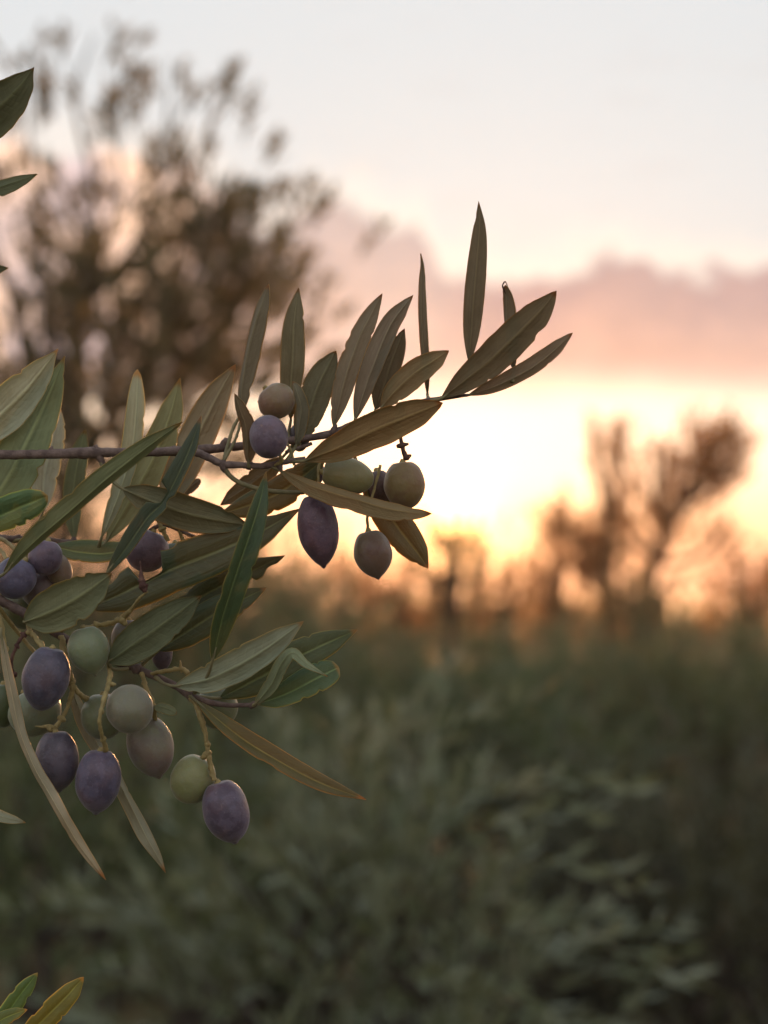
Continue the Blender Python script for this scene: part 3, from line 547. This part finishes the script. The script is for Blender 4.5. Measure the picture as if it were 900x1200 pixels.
# ================================================================== loose sprigs cut by the frame
b5 = empty('olive_branch', at(-60, 200, FOC), 'sprig at the upper left edge showing only three dark leaf tips', 'olive branch', BR)
make_twig(b5, 'twig', [(-70, 380, 4), (-55, 300, 2), (-50, 220, 0), (-58, 120, 0)], [4.5, 4, 3.6, 3], M_BARK, .1, 30)
L(b5, [(-45, 165, 0), (-8, 132, -3), (20, 105, -3), (40, 79, -1)], 27, 'U', 8, 8, a=.55, b=.78, seed=3.3, petiole=[(-54, 175, 0)], tint=(.42, .46, .32), label='topmost leaf tip on the left edge')
L(b5, [(-45, 236, 0), (-15, 226, -2), (15, 216, -2), (44, 204, 0)], 9, 'U', 38, 20, a=.55, b=.6, petiole=[(-52, 240, 0)], tint=(.42, .48, .34))
L(b5, [(-50, 330, 0), (-30, 320, -2), (-8, 316, -2), (10, 314, 0)], 8, 'T', 20, 20, a=.55, b=.6, petiole=[(-56, 330, 2)], tint=(.8, .8, .6))
b6 = empty('olive_branch', at(-40, 1240, FOC), 'sprig in the bottom left corner with three green leaf tips', 'olive branch', BR)
make_twig(b6, 'twig', [(-60, 1270, 4), (-20, 1235, 3), (20, 1225, 2)], [4.5, 4, 3], M_BARK, .1, 24)
L(b6, [(-15, 1215, 8), (8, 1188, 8), (26, 1163, 8), (44, 1140, 9)], 11, 'T', -20, 10, a=.6, b=.45, petiole=[(-22, 1234, 3)], tint=(1.2, 1.7, 1.3))
L(b6, [(20, 1225, 2), (50, 1196, 0), (76, 1170, 0), (98, 1145, 2)], 14, 'T', -12, 12, a=.6, b=.42, petiole=[(12, 1228, 2)], tint=(1.8, 1.75, .9), label='yellow green leaf in the bottom left corner')
L(b6, [(-30, 1215, -3), (-8, 1200, -4), (12, 1190, -4), (32, 1183, -3)], 9, 'T', 20, 12, a=.6, b=.5, petiole=[(-40, 1222, 2)], tint=(1.8, 1.7, .8))
b7 = empty('olive_branch', at(-60, 950, FOC), 'single pale leaf tip poking in at the left edge below the olives', 'olive branch', BR)
make_twig(b7, 'twig', [(-80, 960, 4), (-62, 952, 2), (-45, 948, 0)], [3.6, 3.4, 3], M_BARK, .1, 20)
L(b7, [(-40, 948, 0), (-15, 952, -2), (8, 959, -2), (30, 964, 0)], 7, 'U', 30, 10, a=.6, b=.6, petiole=[(-48, 948, 0)], tint=(1.1, 1.2, 1.1))

# ------------------------------------------------------------------ background olive trees
nrs = np.random.RandomState(11)
def leaf_cloud(P, D, Lm, Wm, rs):
    """P base points (n,3), D unit directions; two-triangle folded blades"""
    n = len(P); Lg = Lm*(.65+.6*rs.rand(n))[:, None]; Wd = Wm*(.7+.6*rs.rand(n))[:, None]
    rv = rs.normal(size=(n, 3)); S = np.cross(D, rv); S /= np.linalg.norm(S, axis=1)[:, None]+1e-9
    N = np.cross(S, D); mid = P+D*Lg*.48+N*Wd*.25
    V = np.empty((n, 4, 3)); V[:, 0] = P; V[:, 1] = mid+S*Wd*.5; V[:, 2] = P+D*Lg; V[:, 3] = mid-S*Wd*.5
    return V
def leaf_mesh(name, V, mat, parent, kind='stuff', origin=None):
    n = len(V); me = bpy.data.meshes.new(name); org = Vector(origin) if origin is not None else ORG[parent.name]
    co = (V.reshape(-1, 3)-np.array(org)).astype(np.float32)
    me.vertices.add(n*4); me.vertices.foreach_set('co', co.ravel())
    base = np.arange(n)[:, None]*4
    idx = np.concatenate([base+np.array([[0, 1, 2]]), base+np.array([[0, 2, 3]])], axis=1).reshape(-1).astype(np.int32)
    me.loops.add(n*6); me.loops.foreach_set('vertex_index', idx)
    me.polygons.add(n*2); me.polygons.foreach_set('loop_start', np.arange(n*2, dtype=np.int32)*3)
    me.materials.append(mat); me.update(calc_edges=True); me.validate()
    o = bpy.data.objects.new(name, me); sc.collection.objects.link(o); o.parent = parent
    o.location = org-ORG[parent.name]; ORG[o.name] = org
    if kind: o['kind'] = kind
    return o
def shoots_to_leaves(sh, rs, Lm, Wm, step, spread=.50):
    P = []; D = []
    for (p, d, ln, droop) in sh:
        k = max(3, int(ln/step)); t = (np.arange(k)+.5)/k
        pts = p[None]+d[None]*(t*ln)[:, None]+np.array([0, 0, -1])[None]*(droop*ln*t*t)[:, None]
        rv = rs.normal(size=3); a = np.cross(d, rv); a /= np.linalg.norm(a); b = np.cross(d, a)
        for i in range(k):
            ax = a if i % 2 else b
            for sg in (1, -1):
                q = d*(.75+.45*rs.rand())+ax*sg*spread*(.6+.7*rs.rand())+rs.normal(size=3)*.16; q /= np.linalg.norm(q)
                P.append(pts[i]); D.append(q)
        q = d+rs.normal(size=3)*.1; P.append(pts[-1]); D.append(q/np.linalg.norm(q))
    P = np.array(P); D = np.array(D); return leaf_cloud(P, D, Lm, Wm, rs)
TG = 'olive trees of the grove behind the branch'
def bush(label, x, y, r, zc, rz, nshoot, mat, seed, Lm=.055, Wm=.013, step=.035, up=.5, trunk_r=.07, shoot=(.25, .5), droop=.2, extra=None, holes=.0, single=0, base_h=.5, name='olive_tree'):
    rs = np.random.RandomState(seed); t = empty(name, (x, y, 0), label, 'olive tree', TG)
    hub = np.array((x+rs.uniform(-.08, .08), y, base_h))
    v, f = tube_geo([(x, y, -.05), (x+.03, y+.02, base_h*.5), tuple(hub)], [trunk_r*1.35, trunk_r, trunk_r*.85], 9, 12, .18, seed=seed)
    link_mesh('trunk', v, f, M_BTRUNK, t, (x, y, 0))
    subs = []
    nl = 7
    for i in range(nl):
        th = 2*math.pi*(i+rs.rand()*.6)/nl; rr = r*(.35+.3*rs.rand())
        c = np.array((x+math.cos(th)*rr, y+math.sin(th)*rr, zc+rz*rs.uniform(-.35, .45))); subs.append(c)
        mid = hub*.55+c*.45+rs.normal(size=3)*.04*r
        v, f = tube_geo([tuple(hub), tuple(mid), tuple(c)], [trunk_r*.5, trunk_r*.33, trunk_r*.14], 6, 10, .15, seed=i)
        link_mesh('limb', v, f, M_BTRUNK, t, tuple(hub))
    subs = np.array(subs); sh = []; tw = []
    for _ in range(nshoot):
        q = rs.normal(size=3); q /= np.linalg.norm(q); rad = rs.rand()**.45
        if q[2] < -.5: q[2] *= -.6
        p = np.array((x, y, zc))+q*np.array((r, r, rz))*rad*.85
        if holes and noise.noise(Vector(p*2.2/max(r, .5))+Vector((seed, 0, 0))) < -holes: continue
        d = q*.8+np.array((0, 0, up))+rs.normal(size=3)*.35; d /= np.linalg.norm(d)
        ln = rs.uniform(*shoot); sh.append((p, d, ln, droop*rs.rand()))
        c = subs[np.argmin(((subs-p)**2).sum(1))]
        if rs.rand() < .5: tw.append(tube_geo([tuple(c), tuple((c+p)/2+rs.normal(size=3)*.02), tuple(p), tuple(p+d*ln*.8)], [.008, .006, .004, .0015], 3, 7, 0, caps=False))
    if extra:
        for (p, d, ln, dr) in extra: sh.append((p, d, ln, dr))
    V = shoots_to_leaves(sh, rs, Lm, Wm, step)
    if tw:
        v, f = join(tw); o = link_mesh('twigs', v, f, M_BTRUNK, t, (x, y, 0)); o['kind'] = 'stuff'
    if single:
        d2 = V[:, 0, 1]; order = np.argsort(d2); pick = order[:single*2:2]; rest = np.setdiff1d(np.arange(len(V)), pick)
        for i in pick: leaf_mesh('leaf', V[i:i+1], mat, t, None, V[i, 0])
        leaf_mesh('crown', V[rest], mat, t)
    else: leaf_mesh('crown', V, mat, t)
    return t
def ptree(label, d, limbs, mat, seed, ground_px, dens, Lm=.05, Wm=.012, step=.03, rr=.02, shoot=(.15, .3), spread=.12, up=.6, depth=.3, name='olive_tree', clump=None, tipw=.8, limb_k=1.0):
    """limbs: polylines in photo pixels at distance d; the first starts at the trunk"""
    rs = np.random.RandomState(seed); b = at(ground_px, 700, d); b = Vector((b.x, b.y, 0)); t = empty(name, b, label, 'olive tree', TG)
    sh = []; first = True
    for li, (pl, r0, dn) in enumerate(limbs):
        off = 0 if li == 0 else rs.uniform(-depth, depth)
        n = len(pl); P = [at(px, py, d+off*(i/(n-1))) for i, (px, py) in enumerate(pl)]
        if li == 0: P = [b-Vector((0, 0, .05)), b*.5+Vector((P[0].x, P[0].y, P[0].z))*.5]+P
        C = crom([np.array(p) for p in P], 24)
        m = len(P); v, f = tube_geo(P, [r0*limb_k*(1-.75*i/(m-1)) for i in range(m)], 7, 20, .15, seed=li)
        link_mesh('trunk' if li == 0 else 'limb', v, f, M_BTRUNK, t, P[0])
        k = int(dens*dn)
        for _ in range(k):
            s = rs.rand()**tipw*.96; s = (.35+.65*s) if li == 0 else s
            q = C[min(23, int(s*23))]; tang = C[min(23, int(s*23)+1)]-C[max(0, int(s*23)-1)]; tang /= np.linalg.norm(tang)+1e-9
            o = rs.normal(size=3)*spread*(1.15-.7*s); dd = tang*.5+o/np.linalg.norm(o)*.6+np.array((0, 0, up)); dd /= np.linalg.norm(dd)
            if clump is not None and noise.noise(Vector(q+o)*7.5+Vector((seed, 3, 0))) < clump+.22*max(0, (q+o)[2]-2.7)-1.0*max(0, 2.85-(q+o)[2]): continue
            sh.append((q+o, dd, rs.uniform(*shoot), .1*rs.rand()))
    tw = [tube_geo([tuple(p), tuple(p+d_*ln*.5), tuple(p+d_*ln)], [.004, .003, .001], 3, 4, 0, caps=False) for p, d_, ln, _ in sh]
    v, f = join(tw); o = link_mesh('twigs', v, f, M_BTRUNK, t, b); o['kind'] = 'stuff'
    leaf_mesh('crown', shoots_to_leaves(sh, rs, Lm, Wm, step), mat, t)
    return t
def gx(px, d): return (px-450)*K*d

# near silvery bush under the branch
ex = []
for (px, py, tx, ty, ln) in [(560, 930, 640, 905, .22), (560, 1010, 660, 1000, .22), (580, 1080, 690, 1085, .24), (540, 1150, 650, 1170, .24), (500, 880, 560, 830, .2), (420, 930, 450, 860, .2), (530, 985, 600, 950, .22), (470, 1000, 520, 930, .22), (380, 1000, 400, 910, .24)]:
    p_ = np.array(at(px, py, 1.95)); q_ = np.array(at(tx, ty, 1.9)); dd_ = (q_-p_)/np.linalg.norm(q_-p_); ex.append((p_, dd_, ln, .25))
bush('near silvery olive bush whose pale leafy shoots fill the bottom centre', gx(420, 2.15), 2.2, .34, .93, .42, 290, M_FOLG, 3, Lm=.052, Wm=.013, step=.028, up=.25, shoot=(.18, .36), droop=.5, single=160, base_h=.35, extra=ex, holes=.12)
bush('darker olive bush at the bottom left behind the silvery one', gx(60, 3.3), 3.4, .70, .85, .55, 430, M_FOL, 4, step=.03, up=.4, shoot=(.25, .45), base_h=.4, holes=.15)
bush('olive bush in the lower right corner with shade in its leaf colour', gx(860, 4.2), 4.3, .85, .62, .62, 600, M_FOLD, 5, Lm=.045, Wm=.010, step=.026, up=.5, shoot=(.25, .4), base_h=.35)
bush('broad olive bush in the middle behind the silvery one', gx(460, 5.2), 5.3, .95, .90, .56, 760, M_FOL, 6, step=.032, up=.5, shoot=(.2, .4), base_h=.4, holes=.2)
bush('brownish green olive bush right of the middle', gx(800, 6.5), 6.6, 1.2, .94, .54, 850, M_FOL, 8, step=.034, up=.6, shoot=(.2, .4), base_h=.4)
bush('olive bush below the tall tree on the left', gx(120, 6.4), 6.6, 1.2, 1.1, .75, 850, M_FOL, 9, step=.034, up=.6, base_h=.4)
bush('round olive bush in the middle distance under the slender tree', gx(640, 8.2), 8.3, .95, .94, .52, 600, M_FOL, 14, Lm=.065, Wm=.016, step=.04, up=.8, shoot=(.15, .35), base_h=.4, holes=.2)
bush('olive bush in the middle distance below the long purple olive', gx(380, 7.4), 7.6, .9, .90, .54, 600, M_FOL, 15, Lm=.065, Wm=.016, step=.04, up=.8, shoot=(.15, .35), base_h=.4, holes=.2)
bush('olive bush in the middle distance at the right edge', gx(910, 8.4), 8.6, 0.9, .9, .52, 520, M_FOL, 16, Lm=.065, Wm=.016, step=.04, up=.8, shoot=(.15, .35), base_h=.4, holes=.2)
# tall airy tree at the upper left
ptree('tall airy olive tree with upright sprouts at the upper left', 5.2, [
    ([(60, 700), (75, 600), (85, 500), (95, 400), (100, 300)], .055, 1.0),
    ([(75, 600), (40, 480), (20, 380), (-10, 260), (-20, 120)], .035, .9),
    ([(80, 560), (150, 470), (200, 380), (235, 300), (250, 240)], .035, 1.5),
    ([(150, 470), (215, 420), (258, 370), (284, 310), (296, 250)], .024, .9),
    ([(88, 480), (60, 380), (50, 280), (35, 170), (30, 60)], .026, .9),
    ([(95, 400), (115, 300), (105, 200), (88, 110), (112, 40)], .026, 1.3),
    ([(100, 360), (160, 280), (185, 220), (195, 150), (200, 70)], .022, .45),
    ([(115, 300), (140, 220), (138, 170), (142, 110), (145, 90)], .016, .4),
    ([(200, 380), (205, 300), (215, 220), (240, 160), (252, 120)], .018, .5),
    ([(95, 540), (170, 520), (230, 470), (280, 430)], .022, .8),
    ([(70, 560), (20, 530), (-30, 480)], .022, .8),
    ([(220, 400), (260, 330), (262, 270), (270, 210)], .016, .7),
    ], M_FOLT, 21, 60, 185, Lm=.060, Wm=.021, step=.034, shoot=(.06, .14), spread=.19, up=.45, depth=.5, clump=.11, limb_k=.6)
# slender and forked trees against the glow
ptree('slender upright young olive tree standing against the glow', 10.5, [
    ([(712, 700), (712, 640), (708, 590), (700, 545), (692, 500)], .05, 1.0),
    ([(710, 620), (722, 580), (724, 545), (722, 520)], .03, .6),
    ([(711, 660), (680, 640), (655, 625), (645, 615)], .03, .9),
    ([(711, 670), (690, 672), (665, 660)], .03, .6),
    ], M_FOLR, 22, 712, 84, Lm=.07, Wm=.017, step=.045, shoot=(.10, .26), spread=.065, up=1.2, depth=.3, tipw=1.0)
ptree('forked olive tree with a wide leaning crown right of the slender one', 11, [
    ([(758, 718), (762, 672), (776, 632), (800, 596)], .10, .35),
    ([(778, 628), (772, 590), (768, 558), (770, 530)], .045, .9),
    ([(790, 606), (810, 580), (836, 562), (858, 545), (866, 518)], .055, 1.2),
    ([(820, 572), (838, 548), (842, 528), (846, 508)], .03, .7),
    ([(800, 585), (815, 550), (822, 530), (828, 515)], .03, .8),
    ([(770, 650), (740, 640), (722, 625)], .03, .4),
    ([(770, 660), (810, 655), (835, 640), (850, 622)], .03, .5),
    ], M_FOLR, 23, 760, 84, Lm=.07, Wm=.017, step=.045, shoot=(.10, .26), spread=.085, up=.6, depth=.4, tipw=1.0)
far = [(335, 8.6, 46, 648, 'low'), (405, 9.6, 40, 655, 'ragged'), (470, 10.2, 36, 662, 'sparse'), (530, 9.8, 30, 600, 'thin'), (592, 11.5, 40, 652, 'rounded'), (655, 10.8, 34, 640, 'squat'), (740, 10.2, 44, 672, 'foot'), (880, 10.0, 46, 640, 'tall'), (240, 9.5, 55, 600, 'dense'), (30, 9.0, 70, 590, 'left')]
lab = {'low': 'low olive tree on the horizon line under the leaf cluster', 'ragged': 'ragged olive tree on the horizon below the long purple olive', 'sparse': 'sparse olive tree on the horizon below the downward leaf',
       'thin': 'thin upright olive tree standing right in the sun glow', 'rounded': 'rounded olive tree on the horizon just right of the sun', 'squat': 'squat olive tree left of the slender upright one', 'foot': 'olive bush between the slender and the forked tree',
       'tall': 'olive tree on the horizon at the right edge', 'dense': 'dense olive tree behind the airy tree at the left', 'left': 'dense olive tree low behind the twig at the left edge'}
for i, (px, d, hw_, ytop, kd) in enumerate(far):
    rq = random.Random(100+i); lm = []
    for k in range(7):
        u = -1+2*(k+.5)/7+rq.uniform(-.08, .08); yt = ytop+(715-ytop)*(abs(u)**1.6)*.75+rq.uniform(-4, 16)+14
        lm.append(([(px+u*hw_*.2, 722), (px+u*hw_*.55, (722+yt)/2+8), (px+u*hw_*(.9+rq.uniform(-.1, .15)), yt)], .022, .8))
    lm.insert(0, ([(px, 745), (px, 722)], .06, .3))
    ptree(lab[kd], d, lm, M_FOLR if i % 3 else M_FOLB, 60+i, px, (16 if kd in ('low', 'ragged', 'sparse') else 21) if kd not in ('dense', 'left') else 34, Lm=.070, Wm=.018, step=.05, shoot=(.10, .24), spread=.12, up=1.0, depth=.5)
far2 = [(-40, 16, 1.6, 680), (150, 18, 1.6, 690), (300, 17, 1.5, 698), (420, 20, 1.4, 706), (500, 17, 1.1, 704), (600, 19, 1.3, 710), (690, 21, 1.3, 702), (800, 18, 1.3, 708), (920, 20, 1.5, 700)]
names2 = ['beyond the left edge', 'behind the tall airy tree', 'between the airy tree and the branch', 'behind the hanging olives', 'in line with the sun', 'just right of the sun', 'behind the slender tree', 'behind the forked tree', 'beyond the right edge']
for i, ((px, d, r, ytop), nm) in enumerate(zip(far2, names2)):
    zt = at(px, ytop, d).z; zc = (zt+.3)/2+.2; rz = zt-zc
    bush('distant olive tree in the far row '+nm, gx(px, d), d, r, zc, rz, 200, M_FOLB, 70+i, Lm=.11, Wm=.03, step=.09, up=1.0, shoot=(.2, .4), base_h=.5)

# ------------------------------------------------------------------ ground
m, g_ = newmat('dry_grass_soil'); tc = g_.n('ShaderNodeTexCoord').outputs['Object']
col = g_.mix(g_.sstep(g_.noise(tc, .8, 6, .6), .35, .65), (.07, .06, .035), (.10, .105, .05)); col = g_.mix(g_.sstep(g_.noise(tc, 14, 4, .6), .4, .7), col, (.13, .11, .065))
out(g_, bsdf(g_, col, .95, .1, bump(g_, g_.noise(tc, 20, 5, .6), .8, .03)))
nx = 60; xs = np.sign(np.linspace(-1, 1, nx))*np.abs(np.linspace(-1, 1, nx))**3*600; V = []; F = []
for yv in xs:
    for xv in xs:
        rr = math.hypot(xv, yv); V.append((xv, yv, .04*noise.noise(Vector((xv*.3, yv*.3, 0)))*(1 if rr < 60 else .2)))
for i in range(nx-1):
    for j in range(nx-1): F.append((i*nx+j, i*nx+j+1, (i+1)*nx+j+1, (i+1)*nx+j))
gr = link_mesh('ground', V, F, m); tag(gr, 'dry grassy soil under the olive grove', None, None, 'structure')
rs = np.random.RandomState(5); n = 26000
P = np.stack([rs.uniform(-4.5, 4.5, n), rs.uniform(1.2, 12, n), np.full(n, -.03)], 1); D = rs.normal(size=(n, 3))*.35+np.array((0, 0, 1)); D /= np.linalg.norm(D, axis=1)[:, None]
Vg = leaf_cloud(P, D, .16, .007, rs)
me = bpy.data.meshes.new('grass'); me.from_pydata(Vg.reshape(-1, 3).tolist(), [], [t for i in range(n) for t in ((i*4, i*4+1, i*4+2), (i*4, i*4+2, i*4+3))])
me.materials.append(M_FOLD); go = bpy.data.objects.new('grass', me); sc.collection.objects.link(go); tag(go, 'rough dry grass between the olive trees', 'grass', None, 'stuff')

# ------------------------------------------------------------------ haze volume added for the sun flare veil
hm, g_ = newmat('flare_veil_haze'); pv = g_.n('ShaderNodeVolumePrincipled'); pv.inputs['Color'].default_value = (1, .93, .86, 1)
pv.inputs['Density'].default_value = .0010; pv.inputs['Anisotropy'].default_value = .75
ho = g_.n('ShaderNodeOutputMaterial'); g_.nt.links.new(pv.outputs[0], ho.inputs[1])
bx = [(x, y, z) for x in (-620, 620) for y in (-620, 620) for z in (-1.2, 6.5)]
hz = link_mesh('haze', bx, [(0, 1, 3, 2), (4, 6, 7, 5), (0, 4, 5, 1), (2, 3, 7, 6), (0, 2, 6, 4), (1, 5, 7, 3)], hm, smooth=False)
tag(hz, 'warm haze added over the olive grove as the sun flare veil', None, None, 'stuff')
